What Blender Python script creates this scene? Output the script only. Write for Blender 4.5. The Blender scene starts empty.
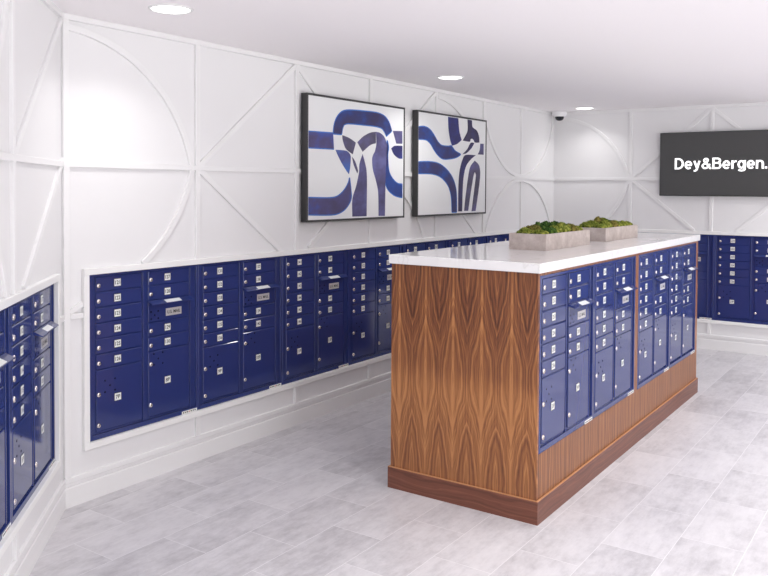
import bpy, bmesh, math, random
from mathutils import Vector, Matrix, noise
C = bpy.context.scene.collection
SC = bpy.context.scene
random.seed(7)

# ------------------------------------------------------------------ dimensions (metres)
H = 2.685            # ceiling
L = 6.766            # length of the long mailbox wall
RAIL = 1.876         # picture rail / trim rail height
ZB, ZT = 0.324, 1.264  # bottom and top of the wall mailboxes
UW, UH = 0.808, 0.94   # one mailbox unit
TH0 = -2.36807       # direction of the angled wall
IXA, IXB, IYA, IYB = 1.306, 4.692, -1.270, -2.189   # island body
IZT, CTH = 1.3174, 0.0518

# ------------------------------------------------------------------ helpers
def tag(o, label=None, cat=None, group=None, kind=None):
    if label: o['label'] = label
    if cat: o['category'] = cat
    if group: o['group'] = group
    if kind: o['kind'] = kind
    return o

def empty(name, loc=(0, 0, 0), rz=0.0):
    o = bpy.data.objects.new(name, None)
    C.objects.link(o)
    o.location = loc
    o.rotation_euler = (0, 0, rz)
    o.empty_display_size = 0.1
    return o

class MB:
    """collects shapes, then links them as one mesh object"""
    def __init__(self):
        self.bm = bmesh.new()
        self.uv = None
    def box(self, x0, x1, y0, y1, z0, z1, bev=0.0, seg=1, mat=0):
        b = bmesh.new()
        vs = [b.verts.new((x, y, z)) for x in (x0, x1) for y in (y0, y1) for z in (z0, z1)]
        for f in ((0, 1, 3, 2), (4, 6, 7, 5), (0, 4, 5, 1), (2, 3, 7, 6), (0, 2, 6, 4), (1, 5, 7, 3)):
            b.faces.new([vs[i] for i in f])
        if bev > 0:
            bmesh.ops.bevel(b, geom=b.edges[:], offset=bev, segments=seg, affect='EDGES', profile=0.5)
        bmesh.ops.recalc_face_normals(b, faces=b.faces[:])
        self.add(b, mat)
        return self
    def add(self, b, mat=0, M=None):
        vm = {}
        for v in b.verts:
            vm[v] = self.bm.verts.new(M @ v.co if M else v.co)
        for f in b.faces:
            nf = self.bm.faces.new([vm[v] for v in f.verts])
            nf.material_index = mat
            nf.smooth = f.smooth
        b.free()
    def lathe(self, prof, M, n=20, mat=0, smooth=True):
        """profile [(r, h)] turned about local z, placed by M"""
        b = bmesh.new()
        rings = []
        for r, h in prof:
            if r < 1e-6:
                rings.append([b.verts.new((0, 0, h))])
            else:
                rings.append([b.verts.new((r*math.cos(2*math.pi*i/n), r*math.sin(2*math.pi*i/n), h)) for i in range(n)])
        for a, c in zip(rings, rings[1:]):
            for i in range(n):
                j = (i+1) % n
                q = [a[i % len(a)], a[j % len(a)], c[j % len(c)], c[i % len(c)]]
                q = list(dict.fromkeys(q))
                if len(q) > 2:
                    f = b.faces.new(q); f.smooth = smooth
        bmesh.ops.recalc_face_normals(b, faces=b.faces[:])
        self.add(b, mat, M)
        return self
    def prism(self, pts, extr, mat=0):
        """closed polygon of 3-D points pushed along extr"""
        b = bmesh.new()
        e = Vector(extr)
        lo = [b.verts.new(Vector(p)) for p in pts]
        hi = [b.verts.new(Vector(p)+e) for p in pts]
        n = len(pts)
        b.faces.new(lo[::-1]); b.faces.new(hi)
        for i in range(n):
            b.faces.new((lo[i], lo[(i+1) % n], hi[(i+1) % n], hi[i]))
        bmesh.ops.recalc_face_normals(b, faces=b.faces[:])
        self.add(b, mat)
        return self
    def mesh(self, name, mats):
        me = bpy.data.meshes.new(name)
        self.bm.to_mesh(me)
        self.bm.free()
        for m in (mats if isinstance(mats, (list, tuple)) else [mats]):
            me.materials.append(m)
        return me
    def build(self, name, mats, parent=None):
        o = bpy.data.objects.new(name, self.mesh(name, mats))
        C.objects.link(o)
        if parent: o.parent = parent
        return o

def children(o):
    return [c for c in bpy.data.objects if c.parent is o]

# ------------------------------------------------------------------ materials
def mat(name, col=(0.8, 0.8, 0.8), rough=0.5, metal=0.0, spec=0.5, coat=0.0, emit=None, es=0.0):
    m = bpy.data.materials.new(name)
    m.use_nodes = True
    b = m.node_tree.nodes['Principled BSDF']
    b.inputs['Base Color'].default_value = (*col, 1)
    b.inputs['Roughness'].default_value = rough
    b.inputs['Metallic'].default_value = metal
    b.inputs['Specular IOR Level'].default_value = spec
    b.inputs['Coat Weight'].default_value = coat
    b.inputs['Coat Roughness'].default_value = 0.08
    if emit:
        b.inputs['Emission Color'].default_value = (*emit, 1)
        b.inputs['Emission Strength'].default_value = es
    return m

class NT:
    def __init__(self, m):
        self.m = m; self.t = m.node_tree; self.b = self.t.nodes['Principled BSDF']
    def n(self, typ, **kw):
        o = self.t.nodes.new(typ)
        for k, v in kw.items():
            if k in o.inputs.keys(): o.inputs[k].default_value = v
            else: setattr(o, k, v)
        return o
    def l(self, a, b): self.t.links.new(a, b)
    def math(self, op, a, b=None, c=None):
        o = self.t.nodes.new('ShaderNodeMath'); o.operation = op
        for i, v in enumerate((a, b, c)):
            if v is None: continue
            if isinstance(v, (int, float)): o.inputs[i].default_value = v
            else: self.l(v, o.inputs[i])
        return o.outputs[0]
    def xyz(self):
        tc = self.n('ShaderNodeTexCoord'); s = self.n('ShaderNodeSeparateXYZ')
        self.l(tc.outputs['Object'], s.inputs[0]); return tc, s
    def comb(self, x, y, z):
        c = self.n('ShaderNodeCombineXYZ')
        for i, v in enumerate((x, y, z)):
            if isinstance(v, (int, float)): c.inputs[i].default_value = v
            else: self.l(v, c.inputs[i])
        return c.outputs[0]
    def ramp(self, fac, stops):
        r = self.n('ShaderNodeValToRGB')
        e = r.color_ramp.elements
        while len(e) < len(stops): e.new(0.5)
        for i, (p, c) in enumerate(stops):
            e[i].position = p; e[i].color = (*c, 1)
        self.l(fac, r.inputs[0]); return r.outputs[0]
    def mix(self, fac, a, b, mode='MIX'):
        o = self.n('ShaderNodeMix', data_type='RGBA', blend_type=mode)
        for i, v in ((0, fac), (6, a), (7, b)):
            if isinstance(v, (int, float)): o.inputs[i].default_value = v
            elif isinstance(v, tuple): o.inputs[i].default_value = (*v, 1)
            else: self.l(v, o.inputs[i])
        return o.outputs[2]
    def noise(self, vec, scale, detail=2, rough=0.5):
        o = self.n('ShaderNodeTexNoise'); o.inputs['Scale'].default_value = scale
        o.inputs['Detail'].default_value = detail; o.inputs['Roughness'].default_value = rough
        self.l(vec, o.inputs['Vector']); return o.outputs[0]

M = {}
M['wall'] = mat('wall_white', (0.80, 0.797, 0.808), 0.55, spec=0.3)
M['trim'] = mat('trim_white', (0.82, 0.818, 0.825), 0.4, spec=0.4)
M['casing'] = mat('casing_white', (0.87, 0.87, 0.865), 0.35, spec=0.4)
M['ceiling'] = mat('ceiling_white', (0.93, 0.905, 0.92), 0.8, spec=0.2)
M['blue'] = mat('blue_enamel', (0.025, 0.040, 0.165), 0.09, spec=0.65)
M['chrome'] = mat('lock_chrome', (0.80, 0.74, 0.72), 0.25, metal=1.0)
M['black'] = mat('black_print', (0.01, 0.01, 0.012), 0.6)
M['white_plate'] = mat('white_plate', (0.82, 0.84, 0.82), 0.4)
M['silver_plate'] = mat('silver_plate', (0.62, 0.61, 0.62), 0.4, metal=0.3)
M['hole'] = mat('vent_hole_black', (0.006, 0.008, 0.02), 0.9, spec=0.0)
M['red'] = mat('red_print', (0.5, 0.12, 0.12), 0.5)
M['frame'] = mat('black_picture_frame', (0.035, 0.034, 0.036), 0.4)
M['canvas'] = mat('canvas_white', (0.80, 0.81, 0.82), 0.5)
M['tv_case'] = mat('tv_casing_black', (0.012, 0.012, 0.013), 0.35)
M['tv_screen'] = mat('tv_screen_dark', (0.02, 0.02, 0.021), 0.22, emit=(0.030, 0.029, 0.030), es=1.0)
M['tv_text'] = mat('tv_lit_text', (0.8, 0.8, 0.8), 0.5, emit=(1, 1, 1), es=0.9)
M['cam_white'] = mat('camera_white_plastic', (0.82, 0.82, 0.84), 0.35)
M['cam_dome'] = mat('camera_smoked_dome', (0.012, 0.013, 0.02), 0.08)
M['lens'] = mat('light_diffuser', (0.9, 0.9, 0.9), 0.5, emit=(1, 0.99, 0.97), es=4.0)
M['light_ring'] = mat('light_ring_white', (0.82, 0.82, 0.82), 0.4)

def wood(name, axis, kind):
    """walnut veneer; axis = which object coordinate runs across the grain"""
    m = mat(name, rough=0.38, spec=0.4)
    t = NT(m)
    tc, s = t.xyz()
    u, z = s.outputs[axis], s.outputs[2]
    if kind == 'flame':
        P = 0.178
        a = t.math('ADD', u, 1.327 + 20*P)
        fr = t.math('DIVIDE', a, P)
        tri = t.math('MULTIPLY', t.math('PINGPONG', fr, 0.5), P)           # distance to the nearest leaf joint
        leaf = t.math('FLOOR', t.math('ADD', fr, 0.5))
        S = t.math('MULTIPLY', t.math('COSINE', t.math('MULTIPLY', t.math('SUBTRACT', 1.30, z), math.pi/0.58)), 0.050)
        wob = t.noise(t.comb(t.math('MULTIPLY', tri, 9.0), t.math('MULTIPLY', leaf, 0.35), t.math('MULTIPLY', z, 2.6)), 1.6, 3)
        g = t.math('ADD', t.math('ADD', tri, S), t.math('MULTIPLY', wob, 0.045))
    elif kind == 'straight':
        P = 0.30
        tri = t.math('MULTIPLY', t.math('PINGPONG', t.math('DIVIDE', t.math('ADD', u, 20.05), P), 0.5), P)
        wob = t.noise(t.comb(t.math('MULTIPLY', tri, 5.0), 0.0, t.math('MULTIPLY', z, 1.5)), 1.5, 2)
        g = t.math('ADD', t.math('ADD', tri, t.math('MULTIPLY', z, 0.02)), t.math('MULTIPLY', wob, 0.05))
    else:                                                                   # horizontal grain plinth
        wob = t.noise(t.comb(t.math('MULTIPLY', u, 1.2), 0.0, t.math('MULTIPLY', z, 9.0)), 1.5, 3)
        g = t.math('ADD', z, t.math('MULTIPLY', wob, 0.10))
    band = t.noise(t.comb(g, 0.0, 0.0), 58.0 if kind != 'plinth' else 70.0, 3, 0.55)
    if kind == 'plinth':
        fib = t.noise(t.comb(t.math('MULTIPLY', u, 5.0), 0.0, t.math('MULTIPLY', z, 420.0)), 1.0, 2)
    else:
        fib = t.noise(t.comb(t.math('MULTIPLY', u, 420.0), t.math('MULTIPLY', z, 6.0), 0.0), 1.0, 2)
    if kind == 'plinth':
        v = t.math('ADD', t.math('MULTIPLY', band, 0.80), t.math('MULTIPLY', fib, 0.20))
    else:
        strk = t.noise(t.comb(t.math('MULTIPLY', tri if kind == 'flame' else u, 95.0), t.math('MULTIPLY', z, 1.3), 0.0), 1.0, 3, 0.6)
        v = t.math('ADD', t.math('ADD', t.math('MULTIPLY', band, 0.60), t.math('MULTIPLY', strk, 0.24)), t.math('MULTIPLY', fib, 0.16))
        if kind == 'flame':
            # heartwood in the middle of each leaf is darker, the leaf joints paler
            v = t.math('SUBTRACT', v, t.math('MULTIPLY', t.math('SUBTRACT', g, 0.065), 0.35))
            low = t.n('ShaderNodeMapRange', interpolation_type='SMOOTHSTEP')
            for k_, q_ in (('From Min', 0.78), ('From Max', 0.60), ('To Min', -0.025), ('To Max', 0.035)): low.inputs[k_].default_value = q_
            t.l(z, low.inputs[0]); v = t.math('ADD', v, low.outputs[0])
            jn = t.n('ShaderNodeMapRange')
            for k_, q_ in (('From Min', 0.002), ('From Max', 0.013), ('To Min', 0.075), ('To Max', 0.0)): jn.inputs[k_].default_value = q_
            t.l(tri, jn.inputs[0]); v = t.math('ADD', v, jn.outputs[0])
    if kind == 'plinth':
        col = t.ramp(v, [(0.34, (0.10, 0.034, 0.023)), (0.5, (0.165, 0.060, 0.038)), (0.66, (0.24, 0.092, 0.055))])
    else:
        col = t.ramp(v, [(0.385, (0.080, 0.027, 0.015)), (0.46, (0.185, 0.068, 0.030)), (0.53, (0.295, 0.118, 0.044)), (0.61, (0.46, 0.205, 0.078))])
    t.l(col, t.b.inputs['Base Color'])
    return m

M['wood_end'] = wood('walnut_flame_veneer', 1, 'flame')
M['wood_long'] = wood('walnut_straight_veneer', 0, 'straight')
M['plinth_end'] = wood('walnut_plinth_across', 1, 'plinth')
M['plinth_long'] = wood('walnut_plinth_along', 0, 'plinth')
M['edge_glint'] = mat('walnut_edge_glint', (0.50, 0.24, 0.11), 0.35)  # pale colour paints the reflection along the plinth's top edge

def quartz():
    m = mat('white_quartz', (0.82, 0.815, 0.82), 0.06, spec=0.5)
    t = NT(m); tc = t.n('ShaderNodeTexCoord')
    n1 = t.noise(tc.outputs['Object'], 1.7, 5, 0.6)
    vein = t.math('ABSOLUTE', t.math('SUBTRACT', n1, 0.5))
    col = t.ramp(vein, [(0.0, (0.74, 0.73, 0.73)), (0.012, (0.82, 0.815, 0.82)), (1.0, (0.84, 0.835, 0.84))])
    t.l(col, t.b.inputs['Base Color'])
    return m
M['quartz'] = quartz()

def concrete():
    m = mat('taupe_cast_stone', (0.5, 0.45, 0.42), 0.75, spec=0.25)
    t = NT(m); tc = t.n('ShaderNodeTexCoord')
    n1 = t.noise(tc.outputs['Object'], 14.0, 6, 0.7)
    n2 = t.noise(tc.outputs['Object'], 90.0, 2, 0.6)
    col = t.ramp(n1, [(0.3, (0.34, 0.285, 0.262)), (0.5, (0.425, 0.362, 0.338)), (0.7, (0.53, 0.47, 0.445))])
    col = t.mix(t.math('MULTIPLY', n2, 0.25), col, (0.62, 0.57, 0.54))
    t.l(col, t.b.inputs['Base Color'])
    bp = t.n('ShaderNodeBump', Strength=0.15, Distance=0.01); t.l(n2, bp.inputs['Height']); t.l(bp.outputs[0], t.b.inputs['Normal'])
    return m
M['stone'] = concrete()

def moss(name, a, b, c):
    m = mat(name, rough=0.9, spec=0.1)
    t = NT(m); tc = t.n('ShaderNodeTexCoord')
    n1 = t.noise(tc.outputs['Object'], 38.0, 5, 0.75)
    n2 = t.noise(tc.outputs['Object'], 9.0, 2, 0.6)
    v = t.math('ADD', t.math('MULTIPLY', n1, 0.7), t.math('MULTIPLY', n2, 0.3))
    col = t.ramp(v, [(0.41, a), (0.5, b), (0.60, c)])
    t.l(col, t.b.inputs['Base Color'])
    bp = t.n('ShaderNodeBump', Strength=0.9, Distance=0.01)
    t.l(t.noise(tc.outputs['Object'], 160.0, 4, 0.8), bp.inputs['Height']); t.l(bp.outputs[0], t.b.inputs['Normal'])
    return m
M['moss_dark'] = moss('moss_dark_green', (0.010, 0.030, 0.008), (0.045, 0.11, 0.022), (0.15, 0.24, 0.045))
M['moss_light'] = moss('moss_yellow_green', (0.05, 0.075, 0.012), (0.19, 0.24, 0.035), (0.45, 0.45, 0.10))
M['moss_brown'] = moss('moss_brown_green', (0.05, 0.055, 0.014), (0.17, 0.16, 0.035), (0.36, 0.29, 0.08))

def tiles():
    m = mat('grey_stone_tiles', (0.6, 0.6, 0.62), 0.38, spec=0.35)
    t = NT(m); tc, s = t.xyz()
    px = t.math('ADD', s.outputs[0], 30*0.605 - 0.0775)
    py = t.math('MULTIPLY', t.math('ADD', s.outputs[1], 2.242 - 60*0.303), -1.0)
    uv = t.comb(px, py, 0.0)
    def brick(c1, c2, mo):
        b = t.n('ShaderNodeTexBrick')
        b.offset = 0.5; b.offset_frequency = 2; b.squash = 1.0
        b.inputs['Scale'].default_value = 1.0
        b.inputs['Brick Width'].default_value = 0.605
        b.inputs['Row Height'].default_value = 0.303
        b.inputs['Mortar Size'].default_value = 0.0016
        b.inputs['Mortar Smooth'].default_value = 0.3
        b.inputs['Bias'].default_value = 0.0
        b.inputs['Color1'].default_value = (*c1, 1); b.inputs['Color2'].default_value = (*c2, 1); b.inputs['Mortar'].default_value = (*mo, 1)
        t.l(uv, b.inputs['Vector']); return b
    bk = brick((0, 0, 0), (1, 1, 1), (0.5, 0.5, 0.5))
    tone = bk.outputs['Color']
    # cloudy cement pattern, shifted from tile to tile
    sep = t.n('ShaderNodeSeparateColor'); t.l(tone, sep.inputs[0])
    shift = t.math('MULTIPLY', sep.outputs[0], 37.0)
    v3 = t.comb(t.math('MULTIPLY', s.outputs[0], 0.8), t.math('MULTIPLY', s.outputs[1], 1.3), shift)
    n1 = t.noise(v3, 3.2, 6, 0.62)
    n2 = t.noise(v3, 16.0, 5, 0.7)
    n3 = t.noise(t.comb(t.math('MULTIPLY', s.outputs[0], 6.0), t.math('MULTIPLY', s.outputs[1], 34.0), shift), 1.0, 4, 0.7)
    v = t.math('ADD', t.math('ADD', t.math('MULTIPLY', n1, 0.42), t.math('MULTIPLY', n2, 0.36)), t.math('MULTIPLY', n3, 0.22))
    v = t.math('ADD', v, t.math('MULTIPLY', t.math('SUBTRACT', sep.outputs[0], 0.5), 0.10))
    col = t.ramp(v, FLOOR_STOPS)
    col = t.mix(bk.outputs['Fac'], col, FLOOR_GROUT)
    t.l(col, t.b.inputs['Base Color'])
    t.l(t.ramp(n2, [(0.3, (0.32,)*3), (0.7, (0.46,)*3)]), t.b.inputs['Roughness'])
    return m
FLOOR_STOPS = [(0.37, (0.45, 0.435, 0.46)), (0.45, (0.54, 0.525, 0.55)), (0.54, (0.625, 0.61, 0.635)), (0.65, (0.69, 0.675, 0.70))]
FLOOR_GROUT = (0.78, 0.77, 0.79)
M['floor'] = tiles()

def ink(name, a, b, c):
    m = mat(name, rough=0.5, spec=0.3)
    t = NT(m); tc, s = t.xyz()
    n = t.noise(t.comb(t.math('MULTIPLY', s.outputs[0], 1.0), 0.0, t.math('MULTIPLY', s.outputs[2], 1.6)), 3.4, 3, 0.6)
    t.l(t.ramp(n, [(0.36, a), (0.5, b), (0.64, c)]), t.b.inputs['Base Color'])
    return m
INK = ['rim', 'blue', 'navy', 'dark', 'grey', 'violet', 'fade', 'fade2', 'edge']
M['ink_rim'] = ink('ink_indigo', (0.045, 0.037, 0.11), (0.040, 0.045, 0.16), (0.025, 0.070, 0.30))
M['ink_blue'] = ink('ink_blue', (0.02, 0.06, 0.28), (0.025, 0.05, 0.22), (0.035, 0.03, 0.14))
M['ink_navy'] = ink('ink_navy', (0.03, 0.03, 0.13), (0.035, 0.033, 0.15), (0.035, 0.05, 0.24))
M['ink_dark'] = ink('ink_dark', (0.038, 0.032, 0.08), (0.045, 0.038, 0.10), (0.04, 0.04, 0.15))
M['ink_grey'] = ink('ink_grey_violet', (0.07, 0.065, 0.105), (0.095, 0.085, 0.155), (0.12, 0.105, 0.25))
M['ink_violet'] = ink('ink_violet', (0.075, 0.068, 0.15), (0.10, 0.09, 0.22), (0.14, 0.14, 0.33))
M['ink_fade'] = ink('ink_dusk', (0.075, 0.062, 0.14), (0.085, 0.075, 0.20), (0.06, 0.09, 0.36))
M['ink_fade2'] = ink('ink_cornflower', (0.085, 0.085, 0.24), (0.08, 0.12, 0.36), (0.06, 0.15, 0.48))
M['ink_edge'] = mat('ink_bright_edge', (0.03, 0.16, 0.55), 0.5)

# ------------------------------------------------------------------ lettering built from the built-in font
_glyph = {}
def text_bm(txt, size, bold=0.0, depth=0.0):
    key = (txt, size, bold, depth)
    cu = bpy.data.curves.new('lettering', 'FONT')
    cu.body = txt; cu.size = size; cu.offset = bold; cu.extrude = depth
    cu.align_x = 'LEFT'; cu.resolution_u = 3
    o = bpy.data.objects.new('lettering', cu)
    C.objects.link(o)
    bpy.context.view_layer.update()
    me = bpy.data.meshes.new_from_object(o.evaluated_get(bpy.context.evaluated_depsgraph_get()))
    b = bmesh.new(); b.from_mesh(me)
    bpy.data.objects.remove(o); bpy.data.curves.remove(cu); bpy.data.meshes.remove(me)
    xs = [v.co.x for v in b.verts]; ys = [v.co.y for v in b.verts]
    return b, min(xs), max(xs), min(ys), max(ys)
def put_text(mb, txt, x, y, z, w=None, h=None, bold=0.0, mat=1, depth=0.0004):
    """lettering centred on (x, z), facing -y, scaled to height h (and width w at most)"""
    if txt not in _glyph:
        b, a0, a1, b0, b1 = text_bm(txt, 1.0, bold)
        me = bpy.data.meshes.new('lettering'); b.to_mesh(me); b.free()
        _glyph[txt] = (me, a0, a1, b0, b1)
    me, a0, a1, b0, b1 = _glyph[txt]
    k = h/(b1-b0); kx = k
    if w and (a1-a0)*k > w: kx = w/(a1-a0)
    b = bmesh.new(); b.from_mesh(me)
    for v in b.verts:
        v.co = Vector((x+(v.co.x-(a0+a1)/2)*kx, y-depth, z+(v.co.y-(b0+b1)/2)*k))
    bmesh.ops.recalc_face_normals(b, faces=b.faces[:])
    mb.add(b, mat)

ART_A = [
 ('fade', 0, [(1.985,2.167),(2.280,2.171),(2.292,2.055),(1.986,2.052)]),
 ('rim', 1, [(2.285,2.171),(2.298,2.241),(2.337,2.304),(2.405,2.348),(2.498,2.364),(2.691,2.371),(2.873,2.372),(2.977,2.353),(3.042,2.309),(3.086,2.240),(3.007,2.193),(2.979,2.227),(2.936,2.255),(2.832,2.265),(2.652,2.265),(2.480,2.262),(2.424,2.250),(2.401,2.220),(2.388,2.172)]),
 ('violet', 0, [(3.103,2.241),(3.252,2.248),(3.254,2.139),(3.157,2.135)]),
 ('navy', 1, [(3.079,2.091),(3.131,2.115),(3.254,2.121),(3.255,2.010),(3.199,2.010),(3.121,2.042)]),
 ('grey', 1, [(2.397,2.165),(2.490,2.147),(2.576,2.115),(2.535,2.020),(2.444,2.061),(2.403,2.126)]),
 ('fade2', 1, [(2.311,2.048),(2.454,2.045),(2.501,2.019),(2.510,1.992),(2.501,1.913),(2.487,1.862),(2.464,1.879),(2.390,1.949),(2.339,2.009)]),
 ('grey', 1, [(2.595,2.119),(2.673,2.169),(2.772,2.206),(2.853,2.218),(2.854,2.124),(2.773,2.104),(2.668,2.046)]),
 ('violet', 1, [(2.853,2.218),(2.916,2.212),(2.979,2.180),(3.016,2.122),(3.027,2.050),(3.017,2.033),(3.001,1.913),(2.998,1.817),(2.992,1.523),(2.897,1.525),(2.889,1.721),(2.857,1.815),(2.811,1.909),(2.800,1.990),(2.814,2.026),(2.838,2.055),(2.860,2.120)]),
 ('blue', 1, [(3.020,2.158),(3.040,2.099),(3.028,2.034),(3.046,1.902),(3.101,1.836),(3.179,1.794),(3.251,1.788),(3.252,1.677),(3.136,1.696),(3.037,1.745),(2.998,1.805),(3.003,1.913),(3.010,2.033)]),
 ('violet', 1, [(2.668,2.030),(2.626,1.950),(2.620,1.882),(2.583,1.773),(2.532,1.665),(2.533,1.529),(2.728,1.526),(2.731,1.814),(2.718,1.918)]),
 ('grey', 1, [(2.523,2.004),(2.568,1.966),(2.607,1.893),(2.597,1.870),(2.549,1.937)]),
 ('fade', 1, [(2.493,1.836),(2.483,1.800),(2.428,1.738),(2.337,1.688),(2.230,1.676),(1.984,1.680),(1.988,1.559),(2.302,1.553),(2.429,1.587),(2.513,1.665),(2.512,1.744)]),
]
ART_B = [
 ('rim', 1, [(3.508,2.298),(3.614,2.308),(3.709,2.289),(3.788,2.239),(3.857,2.182),(3.928,2.153),(4.051,2.151),(4.109,2.156),(4.177,2.114),(4.290,2.085),(4.199,2.055),(4.073,2.038),(3.950,2.034),(3.869,2.059),(3.789,2.109),(3.721,2.165),(3.644,2.196),(3.510,2.196)]),
 ('navy', 1, [(4.036,2.430),(4.236,2.431),(4.260,2.308),(4.305,2.226),(4.219,2.184),(4.117,2.161),(4.081,2.214),(4.048,2.315)]),
 ('dark', 1, [(4.419,2.433),(4.514,2.429),(4.526,2.367),(4.619,2.335),(4.667,2.277),(4.673,2.219),(4.579,2.215),(4.540,2.243),(4.494,2.246),(4.472,2.218),(4.327,2.221),(4.392,2.283),(4.425,2.328)]),
 ('dark', 1, [(4.488,2.206),(4.570,2.210),(4.507,2.155),(4.406,2.102),(4.322,2.088),(4.417,2.140)]),
 ('violet', 1, [(4.692,2.209),(4.768,2.211),(4.770,2.100),(4.640,2.098),(4.681,2.146)]),
 ('dark', 1, [(4.373,2.080),(4.600,2.090),(4.486,2.038),(4.397,1.971),(4.350,1.863),(4.335,1.735),(4.327,1.532),(4.247,1.534),(4.247,1.766),(4.266,1.914),(4.308,2.011)]),
 ('rim', 1, [(3.512,1.988),(3.713,1.995),(3.870,1.983),(4.013,1.935),(4.139,1.849),(4.205,1.735),(4.219,1.529),(4.127,1.531),(4.110,1.683),(4.046,1.786),(3.912,1.862),(3.754,1.890),(3.513,1.890)]),
 ('grey', 1, [(4.365,1.537),(4.391,1.670),(4.444,1.875),(4.487,1.973),(4.578,2.035),(4.672,1.988),(4.698,1.901),(4.665,1.735),(4.606,1.532),(4.518,1.528),(4.572,1.746),(4.604,1.888),(4.580,1.921),(4.553,1.876),(4.503,1.724),(4.450,1.535)]),
]
LAMP_POWER = 20.0
NEAR = 0.2
NEAR_SPREAD = 125
LAMP_SPREAD = 150
WORLD = 1.2
WORLD_UPLIGHT = 3.8
EXPOSURE = 0.0
# ------------------------------------------------------------------ the setting
def struct(name, mb, m):
    o = mb.build(name, m); tag(o, kind='structure'); return o

class Wall:
    """a wall plane: s runs along it from origin, n points into the room"""
    def __init__(self, ox, oy, sx, sy, nx, ny):
        self.o = Vector((ox, oy, 0)); self.s = Vector((sx, sy, 0)); self.n = Vector((nx, ny, 0))
    def P(self, s, z, d=0.0): return self.o + self.s*s + Vector((0, 0, z)) + self.n*d
c0, s0 = math.cos(TH0), math.sin(TH0)
W_LONG = Wall(0, 0, 1, 0, 0, -1)
W_BACK = Wall(L, 0, 0, -1, -1, 0)
W_ANG = Wall(0, 0, c0, s0, -s0, c0)
CORNER_LEN = 2.6
EX, EY = c0*CORNER_LEN, s0*CORNER_LEN
XN, YR = -6.0, -7.0

def slab(name, W, s0_, s1_, z0=0, z1=H, th=0.12, m='wall', hole=None):
    mb = MB()
    def piece(a, b, c, d):
        mb.prism([W.P(a, c), W.P(b, c), W.P(b, d), W.P(a, d)], -W.n*th)
    if hole:
        a, b, c, d = hole
        piece(s0_, s1_, z0, c); piece(s0_, s1_, d, z1); piece(s0_, a, c, d); piece(b, s1_, c, d)
    else:
        piece(s0_, s1_, z0, z1)
    return struct(name, mb, M[m])
N_LONG, N_BACK, N_ANG = 8, 5, 2
S_LONG, S_BACK, S_ANG = 0.172, 0.258, 0.182
FILL = 0.013      # filler strip beside the first unit
def hole(s, n): return (s, s+n*UW, ZB, ZT)
slab('wall_left', W_LONG, 0.0, L, hole=(S_LONG-FILL, S_LONG+N_LONG*UW, ZB, ZT))
slab('wall_back', W_BACK, 0.0, -YR, hole=hole(S_BACK, N_BACK))
slab('wall_corner', W_ANG, 0, CORNER_LEN, hole=hole(S_ANG, N_ANG))
slab('wall_entry', Wall(EX, EY, -1, 0, 0, -1), 0, EX-XN)
W_FRONT, W_RIGHT = Wall(XN, EY, 0, -1, 1, 0), Wall(XN, YR, 1, 0, 0, 1)
slab('wall_front', W_FRONT, 0, EY-YR, hole=(0.3, EY-YR-0.3, 0.12, H-0.12))  # wide unseen opening, added to let world light reach the ceiling
slab('wall_right', W_RIGHT, 0, L-XN, hole=(0.3, L-XN-0.4, 0.12, H-0.12))  # same added opening for soft fill from the side
struct('floor', MB().box(XN-0.1, L+0.1, YR-0.1, 0.1, -0.12, 0.0), M['floor'])
struct('ceiling', MB().box(XN-0.1, L+0.1, YR-0.1, 0.1, H, H+0.12), M['ceiling'])

trim_n = [0]
def trim_obj(mb, m='trim'):
    trim_n[0] += 1
    return struct('trim_%d' % trim_n[0], mb, M[m])
TW, TD = 0.037, 0.017
def bar(W, s0_, z0, s1_, z1, w=TW, d=TD, m='trim', mb=None, off=0.0):
    """flat lattice strip between two points of a wall, with an eased front edge"""
    a, b = Vector((s0_, z0)), Vector((s1_, z1))
    t = (b-a).normalized(); q = Vector((-t.y, t.x))
    e = 0.0025
    own = mb is None
    mb = mb or MB()
    prof = [(-w/2, off), (-w/2, d-e), (-w/2+e, d), (w/2-e, d), (w/2, d-e), (w/2, off)]
    b_ = bmesh.new()
    ra = [b_.verts.new(W.P(a.x+q.x*k, a.y+q.y*k, dd)) for k, dd in prof]
    rb = [b_.verts.new(W.P(b.x+q.x*k, b.y+q.y*k, dd)) for k, dd in prof]
    n = len(prof)
    for i in range(n): b_.faces.new((ra[i], ra[(i+1) % n], rb[(i+1) % n], rb[i]))
    b_.faces.new(ra); b_.faces.new(rb[::-1])
    bmesh.ops.recalc_face_normals(b_, faces=b_.faces[:])
    mb.add(b_)
    if own: return trim_obj(mb, m)
def arc(W, cs, cz, R, a0, a1, w=TW, d=None, n=40):
    """curved lattice strip, angles in degrees from the +s axis"""
    e = 0.0025
    if d is None: d = TD-0.0006-0.0004*(trim_n[0] % 3)
    prof = [(-w/2, 0.0), (-w/2, d-e), (-w/2+e, d), (w/2-e, d), (w/2, d-e), (w/2, 0.0)]
    b_ = bmesh.new(); rings = []
    for i in range(n+1):
        a = math.radians(a0+(a1-a0)*i/n)
        rings.append([b_.verts.new(W.P(cs+(R+k)*math.cos(a), cz+(R+k)*math.sin(a), dd)) for k, dd in prof])
    m_ = len(prof)
    for A, B in zip(rings, rings[1:]):
        for i in range(m_): b_.faces.new((A[i], A[(i+1) % m_], B[(i+1) % m_], B[i]))
    b_.faces.new(rings[0]); b_.faces.new(rings[-1][::-1])
    bmesh.ops.recalc_face_normals(b_, faces=b_.faces[:])
    mb = MB(); mb.add(b_)
    return trim_obj(mb)

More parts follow.
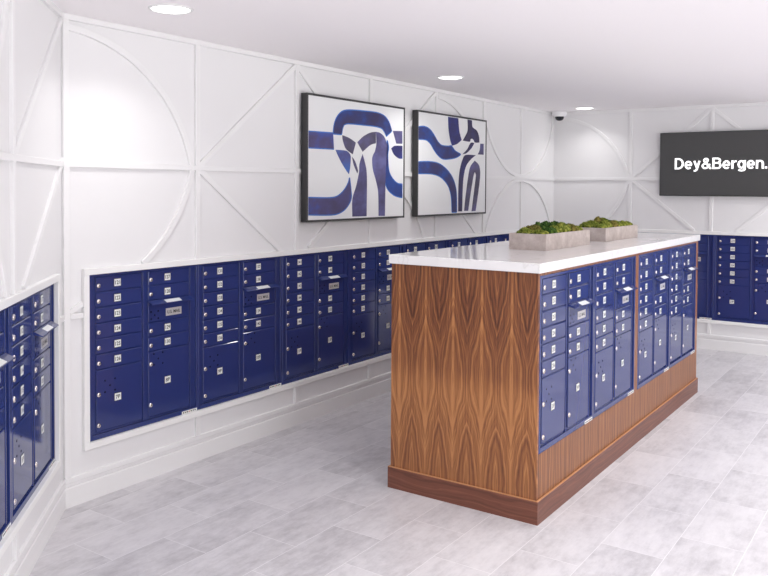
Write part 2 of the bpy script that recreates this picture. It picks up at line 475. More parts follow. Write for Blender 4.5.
R = 0.945
TOPZ = H-0.032     # underside of the strip at the ceiling
CASE = 1.300       # top of the casing round the mailboxes
LOW = 0.29         # underside of that casing
def asin_deg(v): return math.degrees(math.asin(max(-1, min(1, v))))
def lens_cell(W, s0_):
    """two arcs bulging away from s0_, meeting at the rail one panel on"""
    arc(W, s0_, RAIL-0.205, R, asin_deg(0.205/R), 88.5)
    arc(W, s0_, RAIL+0.205, R, asin_deg((CASE-RAIL-0.205)/R), asin_deg(-0.205/R))
def cap_left(W, sc, lo=True, up=False): pass
def bowl(W, sc, left=True, right=True, up=True):
    """quarter arcs sharing the point (sc, rail); up: above the rail, else below it"""
    if up:
        cz = RAIL+R+0.022; a_top = asin_deg((TOPZ-cz)/R)
        if left: arc(W, sc, cz, R, 180-a_top, 270)
        if right: arc(W, sc, cz, R, 270, 360+a_top)
    else:
        cz = RAIL-R-0.022; a_b = asin_deg((CASE-cz)/R)
        if left: arc(W, sc, cz, R, 90, 180-a_b)
        if right: arc(W, sc, cz, R, a_b, 90)

def lattice(W, vs, end, start=0.0, corner_strip=True):
    """rail, ceiling strip, base rail, uprights"""
    bar(W, start, RAIL, end, RAIL, w=0.032, d=TD+0.0006)
    bar(W, start, H-0.016, end, H-0.016, w=0.032, d=0.0195)
    for v in vs:
        bar(W, v, CASE, v, TOPZ)
        bar(W, v, 0.165, v, LOW)
    # base rail over the baseboard
    bar(W, start, 0.148, end, 0.148, w=0.030, d=0.0165)
    bar(W, start, 0.122, end, 0.122, w=0.024, d=0.010)

V = [0.965, 1.930, 2.865, 3.930, 4.895, 5.810]
lattice(W_LONG, V, L)
bar(W_LONG, 0.022, 0.165, 0.022, TOPZ, d=TD+0.001)
lens_cell(W_LONG, 0.0)
bar(W_LONG, 0.041, 1.045, 0.122, 1.045, w=0.030)           # lower rail and brace beside the first unit
bar(W_LONG, 0.041, 1.068, 0.122, 1.108, w=0.030, d=TD-0.001)
def diag(W, s0_, z0, s1_, z1):
    """straight strip cut off at the casing and the ceiling strip"""
    def cut(sa, za, sb, zb, z): k = (z-za)/(zb-za); return sa+(sb-sa)*k, z
    if z1 > TOPZ: s1_, z1 = cut(s0_, z0, s1_, z1, TOPZ-0.005)
    if z1 < CASE: s1_, z1 = cut(s0_, z0, s1_, z1, CASE+0.004)
    bar(W, s0_, z0, s1_, z1, d=TD-0.002-0.0004*(trim_n[0] % 3))
K = 0.80
diag(W_LONG, V[0], RAIL, V[1], TOPZ); diag(W_LONG, V[0], RAIL, V[1], RAIL-0.72*0.965)
diag(W_LONG, V[2], RAIL, V[1], TOPZ); diag(W_LONG, V[2], RAIL, V[1], RAIL-0.72*0.935)
diag(W_LONG, V[2], RAIL, V[3], TOPZ)
bowl(W_LONG, V[2], left=False, up=False)
lensR = arc(W_LONG, V[3], RAIL-0.205, R, asin_deg(0.205/R), 88.5)
diag(W_LONG, V[3], RAIL+0.02, V[4], RAIL-0.715*0.965)
bowl(W_LONG, V[5], up=True); bowl(W_LONG, V[5], up=False)

VB = [0.945, 1.835, 2.735, 3.70, 4.665, 5.63, 6.5]
lattice(W_BACK, VB, -YR)
lens_cell(W_BACK, 0.0)
diag(W_BACK, VB[0], RAIL, VB[1], TOPZ); diag(W_BACK, VB[0], RAIL, VB[1], RAIL-0.80*0.89)
diag(W_BACK, VB[2], RAIL, VB[1], TOPZ); diag(W_BACK, VB[2], RAIL, VB[1], RAIL-0.90*0.90)

VA = [0.96, 1.92]
bar(W_ANG, 0.0, 1.045, S_ANG-0.037, 1.045, w=0.030)
lattice(W_ANG, VA, CORNER_LEN)
diag(W_ANG, VA[0], RAIL, 0.0, TOPZ+0.01); diag(W_ANG, 0.0, RAIL+0.02, 0.80, 1.30)
bowl(W_ANG, VA[1], right=False, up=True); bowl(W_ANG, VA[1], right=False, up=False)

def baseboard(name, W, a, b):
    mb = MB(); e = 0.004
    b_ = bmesh.new()
    prof = [(0, 0), (0.015, 0), (0.015, 0.104), (0.011, 0.110), (0, 0.110)]
    A = [b_.verts.new(W.P(a, z, d)) for d, z in prof]; B = [b_.verts.new(W.P(b, z, d)) for d, z in prof]
    n = len(prof)
    for i in range(n): b_.faces.new((A[i], A[(i+1) % n], B[(i+1) % n], B[i]))
    b_.faces.new(A); b_.faces.new(B[::-1])
    bmesh.ops.recalc_face_normals(b_, faces=b_.faces[:])
    mb.add(b_)
    return struct(name, mb, M['trim'])
baseboard('baseboard_left', W_LONG, 0.006, L-0.015)
baseboard('baseboard_back', W_BACK, 0.0, -YR)
baseboard('baseboard_corner', W_ANG, 0.006, CORNER_LEN)

def casing(W, a, b):
    """white frame round a bank of mailboxes"""
    w, d = 0.036, 0.024
    bar(W, a-w, ZT+w/2, b+w, ZT+w/2, w=w, d=d, m='casing')
    bar(W, a-w, ZB-w/2, b+w, ZB-w/2, w=w, d=d, m='casing')
    bar(W, a-w/2, ZB, a-w/2, ZT, w=w, d=d-0.0005, m='casing')
    bar(W, b+w/2, ZB, b+w/2, ZT, w=w, d=d-0.0005, m='casing')
casing(W_LONG, S_LONG-FILL, S_LONG+N_LONG*UW)
casing(W_BACK, S_BACK, S_BACK+N_BACK*UW)
casing(W_ANG, S_ANG, S_ANG+N_ANG*UW)

# ------------------------------------------------------------------ mailbox unit (prototype: local x along the face, -y out of it, z up)
RX = Matrix.Rotation(math.radians(90), 4, 'X')      # lathe axis -> -y
def lock_mesh():
    mb = MB()
    mb.lathe([(0.0135, 0), (0.0135, 0.003), (0.0115, 0.005), (0.0105, 0.0065), (0.0, 0.0065)], RX, n=16, mat=0)
    mb.box(-0.0012, 0.0012, -0.0069, -0.006, -0.006, 0.006, mat=1)
    return mb.mesh('lock', [M['chrome'], M['black']])
LOCK = lock_mesh()
def number_mesh(txt, w=0.044, h=0.041):
    mb = MB()
    mb.box(-w/2-0.003, w/2+0.003, -0.0012, 0, -h/2-0.003, h/2+0.003, mat=1)
    mb.box(-w/2, w/2, -0.0022, -0.001, -h/2, h/2, mat=0)
    put_text(mb, txt, 0, -0.0022, 0, w=w*0.80, h=h*0.56, bold=0.02, mat=1)
    return mb.mesh('number_label', [M['white_plate'], M['black']])

P_ = 0.0885
TOP = UH-0.018
def door_mesh(w, h, vents=None):
    mb = MB()
    mb.box(0, w, -0.0105, -0.003, 0, h, bev=0.0042, seg=1)
    for vx, vz in (vents or []):
        mb.lathe([(0.006, 0.0), (0.006, 0.0006), (0, 0.0006)], Matrix.Translation((vx, -0.0105, vz)) @ RX, n=8, mat=1)
    return mb.mesh('door', [M['blue'], M['hole']])
GAP = 0.0035
W1_, X1_ = 0.322, 0.044
W2_, X2_ = 0.322, 0.412
TEN = door_mesh(W1_, P_-GAP)
def vents(cx, cz): return [(cx-0.034, cz+0.033), (cx+0.034, cz+0.033), (cx-0.034, cz-0.033), (cx+0.034, cz-0.033), (cx, cz)]
PARC_A_H = 4*P_-GAP
PARC_B_H = 4.5*P_-GAP
z_pa = TOP-10*P_
PARC_A = door_mesh(W1_, PARC_A_H, vents(0.094, PARC_A_H-0.098))
PARC_B = door_mesh(W2_, PARC_B_H, vents(0.075, PARC_B_H-0.048))
OUT_H = 1.5*P_-GAP
OUTD = door_mesh(W2_, OUT_H, [(0.02, 0.018), (0.075, 0.018), (0.02, 0.062), (0.075, 0.062), (0.048, 0.04)])

def frame_mesh(fill=0.0):
    mb = MB()
    mb.box(0.0005-fill, UW-0.0005, -0.003, -0.0006, 0.0, UH)                    # recessed back plate
    f = -0.015
    mb.box(0.0005-fill, 0.020, f, -0.001, 0, UH, bev=0.002)
    mb.box(UW-0.020, UW-0.0005, f, -0.001, 0, UH, bev=0.002)
    mb.box(0.018, UW-0.018, f, -0.001, UH-0.016, UH, bev=0.002)
    mb.box(0.018, UW-0.018, f, -0.001, 0, 0.028, bev=0.002)
    mb.box(0.3695, 0.379, -0.013, -0.001, 0.03, UH-0.018, bev=0.002)        # hinge strips
    mb.box(0.7375, 0.747, -0.013, -0.001, 0.03, UH-0.018, bev=0.002)
    mb.box(X1_, X1_+W1_, -0.0075, -0.001, 0.0295, 0.0325, bev=0.001)        # sill lips under the parcel doors
    mb.box(X2_, X2_+W2_, -0.0075, -0.001, 0.0295, 0.0325, bev=0.001)
    return mb.mesh('cabinet_frame', M['blue'])
FRAME, FRAME_FILL = frame_mesh(), frame_mesh(FILL)
def hood_mesh():
    """sloping lip over the outgoing slot"""
    mb = MB()
    w = W2_+0.010
    prof = [(-0.003, 0.030), (-0.010, 0.0305), (-0.050, 0.009), (-0.050, 0.004), (-0.010, 0.016), (-0.003, 0.010)]
    mb.prism([(0, y, z) for y, z in prof], (w, 0, 0))
    return mb.mesh('mail_hood', M['blue'])
HOOD = hood_mesh()
def hood_label():
    mb = MB(); w = W2_+0.010
    n = Vector((0, -0.0215, 0.040)).normalized()*0.0008
    a, b = Vector((0, -0.019, 0.02567)), Vector((0, -0.046, 0.01115))
    x0, x1 = 0.115, 0.235
    mb.prism([Vector((x0, a.y, a.z)), Vector((x1, a.y, a.z)), Vector((x1, b.y, b.z)), Vector((x0, b.y, b.z))], n)
    return mb.mesh('slot_label', M['white_plate'])
HOODL = hood_label()
def mail_plate():
    mb = MB()
    mb.box(-0.062, 0.062, -0.002, 0, -0.023, 0.023, bev=0.0006)
    put_text(mb, 'U.S. MAIL', 0, -0.002, 0, w=0.104, h=0.020, bold=0.02, mat=1)
    return mb.mesh('mail_plate', [M['silver_plate'], M['black']])
MPLATE = mail_plate()
def sticker():
    mb = MB()
    mb.box(0, 0.125, -0.0162, -0.0152, 0, 0.018)
    for i in range(7):
        mb.box(0.008+i*0.016, 0.018+i*0.016, -0.0165, -0.0162, 0.005, 0.013, mat=1 if i != 3 else 2)
    return mb.mesh('inspection_sticker', [M['white_plate'], M['black'], M['red']])
STICK = sticker()

def link(name, me, parent, loc=(0, 0, 0)):
    o = bpy.data.objects.new(name, me); C.objects.link(o); o.parent = parent; o.location = loc
    return o
FD = -0.0105
UNITS = []
def mailbox_unit(loc, rz, label, group, first, parcel, frame=None):
    """two-column horizontal mailbox module: 10 tenant doors, 2 parcel doors, outgoing slot"""
    loc = Vector(loc)+Vector((-math.sin(rz), math.cos(rz), 0))*0.0135      # set into the recess
    r = empty('mailbox_unit', loc, rz)
    tag(r, label, 'mailbox', group)
    link('cabinet_frame', frame or FRAME, r)
    k = first
    for i in range(6):
        z = TOP-(i+1)*P_
        d = link('tenant_door', TEN, r, (X1_, 0, z+GAP))
        link('lock', LOCK, d, (0.018, FD, P_*0.5-0.009))
        link('number_label', number_mesh(str(k)), d, (0.146, FD, P_*0.5-0.001)); k += 1
    d = link('parcel_door', PARC_A, r, (X1_, 0, z_pa+GAP))
    link('lock', LOCK, d, (0.017, FD, PARC_A_H-0.139)); link('lock', LOCK, d, (0.016, FD, 0.036))
    link('number_label', number_mesh('%dP' % parcel), d, (0.146, FD, PARC_A_H-0.174))
    zs = [TOP-P_, TOP-2*P_, TOP-4.5*P_, TOP-5.5*P_]
    for z in zs:
        d = link('tenant_door', TEN, r, (X2_, 0, z+GAP))
        link('lock', LOCK, d, (0.018, FD, P_*0.5-0.009))
        link('number_label', number_mesh(str(k)), d, (0.146, FD, P_*0.5-0.001)); k += 1
    d = link('outgoing_door', OUTD, r, (X2_, 0, TOP-3.5*P_+GAP))
    link('mail_plate', MPLATE, d, (0.195, FD, 0.047))
    h = link('mail_hood', HOOD, r, (X2_-0.003, 0, TOP-2*P_-0.028))
    link('slot_label', HOODL, h)
    d = link('parcel_door', PARC_B, r, (X2_, 0, z_pa+GAP))
    link('lock', LOCK, d, (0.017, FD, PARC_B_H-0.074)); link('lock', LOCK, d, (0.015, FD, 0.072))
    link('number_label', number_mesh('%dP' % (parcel+1)), d, (0.146, FD, PARC_B_H-0.19))
    s_ = link('inspection_sticker', STICK, r, (UW-0.14, 0, 0.001))
    UNITS.append(r)
    return r

num = [101]; par = [3]
def place(loc, rz, label, group, frame=None):
    mailbox_unit(loc, rz, label, group, num[0], par[0], frame); num[0] += 10; par[0] += 2
ANG = math.atan2(-s0, -c0)
ang_labels = ["blue mailbox unit on the angled wall, cut off by the photo's left edge",
              'blue two-column mailbox unit on the angled wall, beside the wall corner']
for i in range(N_ANG):
    p = W_ANG.P(S_ANG+(N_ANG-i)*UW, ZB)
    place(p, ANG, ang_labels[i], 'mailbox units on the angled wall')
long_labels = ['blue mailbox unit on the long wall, first from the angled corner, left of the pictures',
               'blue mailbox unit on the long wall, second from the angled corner, labelled 9P',
               'blue mailbox unit on the long wall, third from the corner, below the left picture',
               "blue mailbox unit on the long wall, fourth from the corner, meeting the island's edge",
               'blue mailbox unit on the long wall, fifth from the corner, top row visible',
               'blue mailbox unit on the long wall, sixth from the corner, above the counter',
               'blue mailbox unit on the long wall, seventh, partly behind the nearer planter',
               'blue mailbox unit on the long wall, last before the back wall, behind the planters']
for i in range(N_LONG):
    place((S_LONG+i*UW, 0, ZB), 0, long_labels[i], 'mailbox units on the long left wall', FRAME_FILL if i == 0 else None)
back_labels = ['blue mailbox unit on the back wall, nearest the camera corner, hidden behind the island',
               "blue mailbox unit on the back wall, just behind the island's far end",
               'blue mailbox unit on the back wall below the television, right of the island',
               'blue mailbox unit on the back wall, past the right edge of the picture',
               'blue mailbox unit on the back wall, farthest to the right, outside the picture']
for i in range(N_BACK):
    place((L, -(S_BACK+i*UW), ZB), -math.pi/2, back_labels[i], 'mailbox units on the back wall')
isl_x = [1.326, 1.326+UW, 3.010, 3.010+UW]
isl_labels = ['blue mailbox unit set in the wooden island, nearest, at its front corner',
              'blue mailbox unit set in the wooden island, second from the front corner',
              'blue mailbox unit set in the wooden island, third, right after the wood strip',
              'blue mailbox unit set in the wooden island, farthest, at its back end']
for i in range(4):
    place((isl_x[i], IYB, 0.362), 0, isl_labels[i], 'mailbox units in the island')

# ------------------------------------------------------------------ island
isl = empty('island_cabinet', (0, 0, 0))
tag(isl, 'wooden walnut island cabinet standing on the tiled floor under the white countertop', 'island')
def panel(name, m, *b, bev=0.0015):
    return MB().box(*b, bev=bev).build(name, m, isl)
PLZ = 0.1217
panel('end_panel', M['wood_end'], IXA, IXA+0.02, IYB+0.0005, IYA, 0.0, IZT)
panel('end_panel', M['wood_end'], IXB-0.02, IXB, IYB+0.0005, IYA, 0.0, IZT)
mb = MB()
fz0, fz1 = 0.361, 0.363+UH
for x0, x1, z0, z1 in ((IXA+0.0195, IXB-0.02, 0, fz0), (IXA+0.0195, IXB-0.02, fz1, IZT), (1.327+2*UW, 3.009, fz0, fz1), (3.011+2*UW, IXB-0.02, fz0, fz1)):
    mb.box(x0, x1, IYB+0.0005, IYB+0.02, z0, z1)
mb.build('front_panel', M['wood_long'], isl)
panel('back_panel', M['wood_long'], IXA+0.02, IXB-0.02, IYA-0.02, IYA, 0.0, IZT)
def plinth(name, m, pts):
    mb = MB(); mb.prism([(x, y, 0) for x, y in pts], (0, 0, PLZ)); return mb.build(name, m, isl)
t_ = 0.012
plinth('plinth', M['plinth_end'], [(IXA-t_, IYA+t_), (IXA, IYA), (IXA, IYB), (IXA-t_, IYB-t_)])
plinth('plinth', M['plinth_long'], [(IXA-t_, IYB-t_), (IXA, IYB), (IXB, IYB), (IXB+t_, IYB-t_)])
plinth('plinth', M['plinth_end'], [(IXB+t_, IYB-t_), (IXB, IYB), (IXB, IYA), (IXB+t_, IYA+t_)])
plinth('plinth', M['plinth_long'], [(IXB+t_, IYA+t_), (IXB, IYA), (IXA, IYA), (IXA-t_, IYA+t_)])
e_ = 0.0125
mb = MB()
for b in ((IXA-e_, IXB+e_, IYB-e_, IYB-0.0005, PLZ, PLZ+0.004), (IXA-e_, IXB+e_, IYA+0.0005, IYA+e_, PLZ, PLZ+0.004),
          (IXA-e_, IXA-0.0005, IYB, IYA, PLZ, PLZ+0.004), (IXB+0.0005, IXB+e_, IYB, IYA, PLZ, PLZ+0.004)):
    mb.box(*b, bev=0.001)
mb.build('plinth_glint_strip', M['edge_glint'], isl)  # painted highlight on the plinth's bevelled top
ct = MB().box(IXA-0.013, IXB+0.013, IYB-0.013, IYA+0.013, IZT, IZT+CTH, bev=0.003, seg=2).build('countertop', M['quartz'])
tag(ct, 'glossy white quartz countertop lying on the wooden island', 'countertop')

# ------------------------------------------------------------------ planters with moss
ZC = IZT+CTH
def planter(x0, x1, y0, y1, h, label, seed):
    r = empty('moss_planter', ((x0+x1)/2, (y0+y1)/2, ZC)); tag(r, label, 'planter', 'stone planters on the countertop')
    hx, hy, w = (x1-x0)/2, (y1-y0)/2, 0.018
    mb = MB()
    mb.box(-hx, hx, -hy, -hy+w, 0, h, bev=0.002); mb.box(-hx, hx, hy-w, hy, 0, h, bev=0.002)
    mb.box(-hx+0.0003, -hx+w, -hy+w*0.5, hy-w*0.5, 0, h-0.0003); mb.box(hx-w, hx-0.0003, -hy+w*0.5, hy-w*0.5, 0, h-0.0003)
    mb.box(-hx+w, hx-w, -hy+w, hy-w, 0.0, h-0.035)
    mb.build('stone_trough', M['stone'], r)
    rnd = random.Random(seed)
    n = 6
    for i in range(n):
        for j in (0, 1):
            cx = -hx+0.075+(2*hx-0.15)*i/(n-1)+rnd.uniform(-.012, .012)
            cy = (-hy*0.42, hy*0.42)[j]+rnd.uniform(-.008, .008)
            edge = 1-0.35*abs(2*i/(n-1)-1)**2
            rx, ry, rz = rnd.uniform(0.072, 0.088), rnd.uniform(0.050, 0.060), rnd.uniform(0.060, 0.078)*edge*(1.0 if j == 0 else 1.15)
            b = bmesh.new()
            bmesh.ops.create_icosphere(b, subdivisions=5, radius=1.0)
            off = Vector((rnd.uniform(0, 50), rnd.uniform(0, 50), rnd.uniform(0, 50)))
            for v in b.verts:
                d = v.co.normalized()
                k = 1+0.16*noise.noise(d*1.8+off)+0.13*noise.noise(d*5.0+off)+0.12*noise.noise(d*13+off)+0.10*noise.noise(d*24+off)+0.07*noise.noise(d*48+off)
                v.co = Vector((d.x*rx*k, d.y*ry*k, d.z*rz*k))
                v.co.x = max(-hx+w+0.001-cx, min(hx-w-0.001-cx, v.co.x)) if v.co.z < 0.03 else v.co.x
            for v in b.verts:
                if v.co.z < -0.03: v.co.z = -0.03
                if v.co.z < 0.032:
                    v.co.y = max(-hy+w+0.001-cy, min(hy-w-0.001-cy, v.co.y))
            for f in b.faces: f.smooth = True
            mb = MB(); mb.add(b)
            o = mb.build('moss_clump', M[rnd.choice(['moss_dark', 'moss_light', 'moss_light', 'moss_dark', 'moss_brown'] if seed == 3 else ['moss_light', 'moss_light', 'moss_dark', 'moss_brown'])], r)
            o.location = (cx, cy, h-0.020)
    return r
planter(2.120, 2.890, -1.882, -1.628, 0.103, 'long taupe stone planter of green moss on the counter, the nearer one', 3)
planter(3.224, 3.992, -1.880, -1.632, 0.100, 'long taupe stone planter of yellow-green moss on the counter, the farther one', 11)

# ------------------------------------------------------------------ framed pictures
def smooth_loop(pts, closed=True, sub=6):
    out = []; n = len(pts)
    for i in range(n):
        p0, p1, p2, p3 = (Vector(pts[(i+k) % n]) for k in (-1, 0, 1, 2))
        def ang(a, b, c):
            u, v = (b-a), (c-b)
            if u.length < 1e-6 or v.length < 1e-6: return 0
            return u.angle(v)
        # keep sharp corners sharp
        m1 = (p2-p0)*0.5 if ang(p0, p1, p2) < 1.05 else (p2-p1)*0.6
        m2 = (p3-p1)*0.5 if ang(p1, p2, p3) < 1.05 else (p2-p1)*0.6
        d = (p2-p1).length
        for m_ in (m1, m2):
            if m_.length > d: m_ *= d/m_.length
        for k in range(sub):
            t = k/sub; t2, t3 = t*t, t*t*t
            out.append((2*t3-3*t2+1)*p1+(t3-2*t2+t)*m1+(-2*t3+3*t2)*p2+(t3-t2)*m2)
    return out
def offset_loop(pts, d):
    n = len(pts); area = sum(pts[i].x*pts[(i+1) % n].y-pts[(i+1) % n].x*pts[i].y for i in range(n))
    sg = 1 if area > 0 else -1
    out = []
    for i in range(n):
        t = (pts[(i+1) % n]-pts[i-1])
        if t.length < 1e-9: out.append(pts[i]); continue
        t.normalize(); out.append(pts[i]+Vector((t.y, -t.x))*d*sg)
    return out
def picture(x0, x1, art, label):
    z0, z1, D = PZ0, PZ1, 0.074
    r = empty('framed_picture', ((x0+x1)/2, -TD-0.0008, z0)); tag(r, label, 'picture', 'framed blue abstracts above the mailboxes')
    ox, oz = (x0+x1)/2, z0
    w = 0.016; hx = (x1-x0)/2; hh = z1-z0; y0, y1 = -(D-TD), 0.0
    mb = MB()
    mb.box(-hx, -hx+w, y0, y1, 0, hh, bev=0.001); mb.box(hx-w, hx, y0, y1, 0, hh, bev=0.001)
    mb.box(-hx+w, hx-w, y0, y1, 0, w, bev=0.001); mb.box(-hx+w, hx-w, y0, y1, hh-w, hh, bev=0.001)
    mb.build('frame', M['frame'], r)
    mb = MB()
    yc = y0+0.004
    mb.box(-hx+w, hx-w, yc, y1, w, hh-w)
    lim = lambda p: Vector((max(-hx+w+0.006, min(hx-w-0.002, p.x)), max(w+0.001, min(hh-w-0.001, p.y))))
    for li, (m, s, pts) in enumerate(art):
        loc = [Vector((x-ox, z-oz)) for x, z in pts]
        lp = smooth_loop(loc) if s else loc
        k = INK.index(m)+1
        if m in ('rim', 'blue', 'fade'):
            el = [lim(p) for p in offset_loop(lp, 0.009)]
            poly(mb, el, yc-0.0004, INK.index('edge')+1)
        poly(mb, [lim(p) for p in lp], yc-0.0008, k)
    mb.build('canvas', [M['canvas']]+[M['ink_'+i] for i in INK], r)
def poly(mb, pts, y, k):
    from mathutils.geometry import tessellate_polygon
    clean = []
    for p in pts:
        if not clean or (p-clean[-1]).length > 1e-5: clean.append(p)
    if (clean[0]-clean[-1]).length < 1e-5: clean.pop()
    v3 = [Vector((p.x, y, p.y)) for p in clean]
    tri = tessellate_polygon([[Vector((p.x, p.y, 0)) for p in clean]])
    b = bmesh.new(); vs = [b.verts.new(v) for v in v3]
    for t in tri:
        try: f = b.faces.new([vs[i] for i in t])
        except ValueError: continue
        f.normal_update()
        if f.normal.y > 0: f.normal_flip()
    mb.add(b, k)
PZ0, PZ1 = 1.500, 2.452
picture(1.968, 3.288, ART_A, 'square black-framed blue abstract of looping bands, the left of the two pictures')
picture(3.496, 4.826, ART_B, 'square black-framed blue abstract of curving bands, the right of the two pictures')

# ------------------------------------------------------------------ television
tv = empty('tv', (L-0.014, -1.926, 1.686), -math.pi/2)
tag(tv, 'wall-mounted dark television reading Dey&Bergen on the back wall', 'television')
hw, hh = 0.634, 0.706
MB().box(-hw, hw, -0.048, 0.0, 0, hh, bev=0.003).build('casing', M['tv_case'], tv)
scr = MB().box(-hw+0.008, hw-0.008, -0.0495, -0.047, 0.012, hh-0.008).build('screen', M['tv_screen'], tv)
mb = MB(); mb.box(-0.012, 0.012, -0.046, -0.02, -0.010, 0.002, bev=0.002); mb.build('sensor', M['light_ring'], tv)
# bold grotesque lettering drawn stroke by stroke (unit: cap height 1)
def arcp(cx, cy, rx, ry, a0, a1, n=18): return [(cx+rx*math.cos(math.radians(a0+(a1-a0)*i/n)), cy+ry*math.sin(math.radians(a0+(a1-a0)*i/n))) for i in range(n+1)]
SWV, SWH = 0.185, 0.150
def stroke(mb, pts, x, k, zoff, y, wv=SWV, wh=SWH):
    n = len(pts); pv = [Vector(p) for p in pts]; Lf = []; Rt = []
    for i in range(n):
        t = (pv[min(i+1, n-1)]-pv[max(i-1, 0)]).normalized()
        q = Vector((-t.y, t.x))
        w_ = math.sqrt((wv*q.x)**2+(wh*q.y)**2)/2
        Lf.append(pv[i]+q*w_); Rt.append(pv[i]-q*w_)
    b_ = bmesh.new()
    A = [b_.verts.new((x+p.x*k, y, zoff+p.y*k)) for p in Lf]; B = [b_.verts.new((x+p.x*k, y, zoff+p.y*k)) for p in Rt]
    for i in range(n-1):
        f = b_.faces.new((A[i], A[i+1], B[i+1], B[i])); f.normal_update()
        if f.normal.y > 0: f.normal_flip()
    mb.add(b_)
h_, v_ = SWH/2, SWV/2
X_ = 0.74
def bowl_path(x0, x1, y0, y1, r):   # stem-side open bowl of D, B
    cx = x1-r; ry = (y1-y0)/2
    return [(x0, y0)]+arcp(cx, y0+ry, r, ry, -90, 90)+[(x0, y1)]
E_ = (0.63, [arcp(0.315, X_/2, 0.315-v_, X_/2-h_+0.01, -38, -300+360-360, 6)[:0] or arcp(0.315, X_/2, 0.315-v_, X_/2-h_+0.01, 2, 318, 30), [(v_, X_/2-0.01), (0.63-v_+0.05, X_/2-0.01)]])
GL = {
 'D': (0.76, [[(v_, 0), (v_, 1)], bowl_path(v_, 0.76-v_, h_, 1-h_, 0.36)]),
 'B': (0.74, [[(v_, 0), (v_, 1)], bowl_path(v_, 0.74-v_, h_, 0.535, 0.22), bowl_path(v_, 0.70-v_, 0.535, 1-h_, 0.21)]),
 'e': E_,
 'y': (0.62, [[(0.10, X_), (0.325, 0.10)], [(0.52, X_), (0.315, 0.0), (0.26, -0.10), (0.18, -0.145), (0.06, -0.145)]]),
 'r': (0.42, [[(v_, 0), (v_, X_)], [(v_, 0.40)]+arcp(v_+0.28, 0.42, 0.28, X_-h_-0.43, 180, 95, 10)+[(0.42, X_-h_)]]),
 'n': (0.62, [[(v_, 0), (v_, X_)], [(v_, 0.40)]+arcp(0.31, 0.44, 0.31-v_, X_-h_-0.43, 180, 0, 16)+[(0.62-v_, 0)]]),
 'g': (0.64, [arcp(0.30, 0.385, 0.30-v_, 0.385-h_-0.02, 0, 360, 30), [(0.64-v_, X_), (0.64-v_, 0.0)]+arcp(0.32, -0.02, 0.32-v_, 0.13, 0, -165, 14)]),
 '.': (0.21, [[(v_, 0), (v_, SWV)]]),
 '&': (0.80, [[(0.76, 0.02), (0.26, 0.64)]+arcp(0.36, 0.775, 0.145, 0.145, 200, -30, 16)+[(0.40, 0.60), (0.20, 0.44)]+arcp(0.31, 0.275, 0.215, 0.20, 140, 290, 14)+[(0.56, 0.22), (0.66, 0.46)]]),
}
mb = MB(); kk = 0.124; xx = 0.0
for ch in 'Dey&Bergen.': xx += GL[ch][0]+0.055
kx_ = 0.950/(xx-0.055)
xx = -0.470
for ch in 'Dey&Bergen.':
    wd, ss = GL[ch]
    for si, s__ in enumerate(ss):
        stroke(mb, [(px*kx_/kk, py) for px, py in s__], xx, kk, 0.296, -0.0497-0.0002*si)
    xx += (wd+0.055)*kx_
mb.build('screen_text', M['tv_text'], scr)

# ------------------------------------------------------------------ security camera
cam_o = empty('security_camera', (L-0.150, -0.128, H))
cam_o.scale = (1.22,)*3
tag(cam_o, 'small white dome security camera under the ceiling in the far corner', 'camera')
I4 = Matrix.Identity(4)
MB().lathe([(0, 0), (0.072, 0), (0.074, -0.008), (0.070, -0.035), (0.056, -0.052), (0.0, -0.052)], I4, n=32).build('housing', M['cam_white'], cam_o)
MB().lathe([(0.044, -0.050), (0.043, -0.062), (0.036, -0.078), (0.022, -0.089), (0.0, -0.093)], I4, n=28).build('dome', M['cam_dome'], cam_o)

# ------------------------------------------------------------------ ceiling lights
def ceiling_light(x, y, label, power, spread=LAMP_SPREAD):
    r = empty('ceiling_light', (x, y, H)); tag(r, label, 'light', 'round recessed ceiling lights')
    MB().lathe([(0.098, 0.0), (0.098, -0.004), (0.104, -0.009), (0.113, -0.007), (0.116, 0.0)], I4, n=40).build('trim_ring', M['light_ring'], r)
    MB().lathe([(0.098, -0.002), (0.092, -0.006), (0.0, -0.008)], I4, n=40).build('lamp_lens', M['lens'], r)
    ld = bpy.data.lights.new('lamp', 'AREA'); ld.shape = 'DISK'; ld.size = 0.19; ld.energy = power; ld.spread = math.radians(spread); ld.color = (1.0, 0.985, 0.965)
    lo = bpy.data.objects.new('lamp', ld); C.objects.link(lo); lo.parent = r; lo.location = (0, 0, -0.014)
PW = LAMP_POWER
for x, y, lb in [(0.26, -0.575, 'round recessed ceiling light, the nearest, at the upper left above the corner'),
                 (3.30, -0.515, 'round recessed ceiling light, the middle one, above the right picture'),
                 (6.36, -0.535, 'round recessed ceiling light, the farthest, near the security camera')]:
    ceiling_light(x, y, lb, PW*(NEAR if x < 5 else NEAR*0.6), NEAR_SPREAD)
for i, (x, y) in enumerate([(0.26, -3.6), (3.3, -3.7), (6.0, -3.7), (-2.8, -3.0), (-2.8, -5.6), (0.26, -6.0), (3.3, -6.0)]):  # unseen lamps added to fill the room and the island faces
    ceiling_light(x, y, 'added unseen ceiling fill light, %s' % ['beside the near end of the island', 'beside the far end of the island', 'before the television', 'over the camera side', 'in the rear corner', 'along the right wall', 'far along the right wall'][i], PW*1.25)

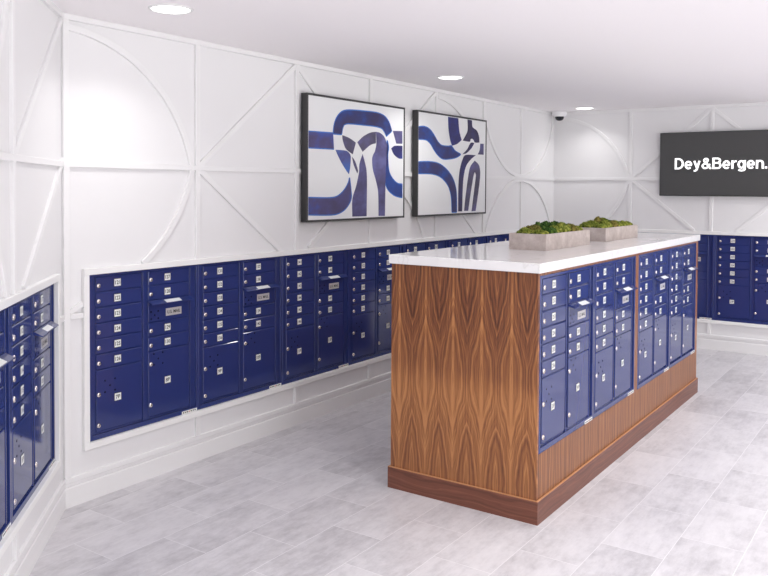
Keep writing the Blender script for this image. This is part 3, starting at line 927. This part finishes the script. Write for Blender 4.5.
# ------------------------------------------------------------------ world, camera, view
w = bpy.data.worlds.new('world'); SC.world = w; w.use_nodes = True
_t = w.node_tree; _bg = _t.nodes['Background']
_tc = _t.nodes.new('ShaderNodeTexCoord'); _s = _t.nodes.new('ShaderNodeSeparateXYZ'); _r = _t.nodes.new('ShaderNodeMapRange')
_t.links.new(_tc.outputs['Generated'], _s.inputs[0]); _t.links.new(_s.outputs[2], _r.inputs[0])
_r.inputs['From Min'].default_value = -0.25; _r.inputs['From Max'].default_value = 0.05
_r.inputs['To Min'].default_value = WORLD_UPLIGHT; _r.inputs['To Max'].default_value = WORLD     # stronger light from below, added to brighten the ceiling; weaker sky above
_t.links.new(_r.outputs[0], _bg.inputs[1]); _bg.inputs[0].default_value = (1, 0.99, 0.98, 1)

f_px, px_, py_ = 808.62, 380.44, 209.66
yaw, pitch, roll = 0.603795, -0.026884, 0.005443
fw = Vector((math.cos(pitch)*math.cos(yaw), math.cos(pitch)*math.sin(yaw), math.sin(pitch)))
rt = Vector((math.sin(yaw), -math.cos(yaw), 0)); up = rt.cross(fw)
r_ = rt*math.cos(roll)+up*math.sin(roll); u_ = -rt*math.sin(roll)+up*math.cos(roll)
cd = bpy.data.cameras.new('camera'); co = bpy.data.objects.new('camera', cd); C.objects.link(co)
mw = Matrix.Identity(4)
for i in range(3):
    mw[i][0], mw[i][1], mw[i][2] = r_[i], u_[i], -fw[i]
mw[0][3], mw[1][3], mw[2][3] = -2.60858, -3.88794, 1.75679
co.matrix_world = mw
cd.sensor_fit = 'HORIZONTAL'; cd.sensor_width = 36.0; cd.lens = f_px/768*36
cd.shift_x = (384-px_)/768; cd.shift_y = (py_-288)/768
cd.clip_start = 0.05
SC.camera = co
SC.view_settings.view_transform = 'Standard'; SC.view_settings.look = 'None'
SC.view_settings.gamma = 1.0; SC.view_settings.use_curve_mapping = False
SC.view_settings.exposure = EXPOSURE
SC.cycles.use_denoising = True
SC.cycles.max_bounces = 10; SC.cycles.diffuse_bounces = 6
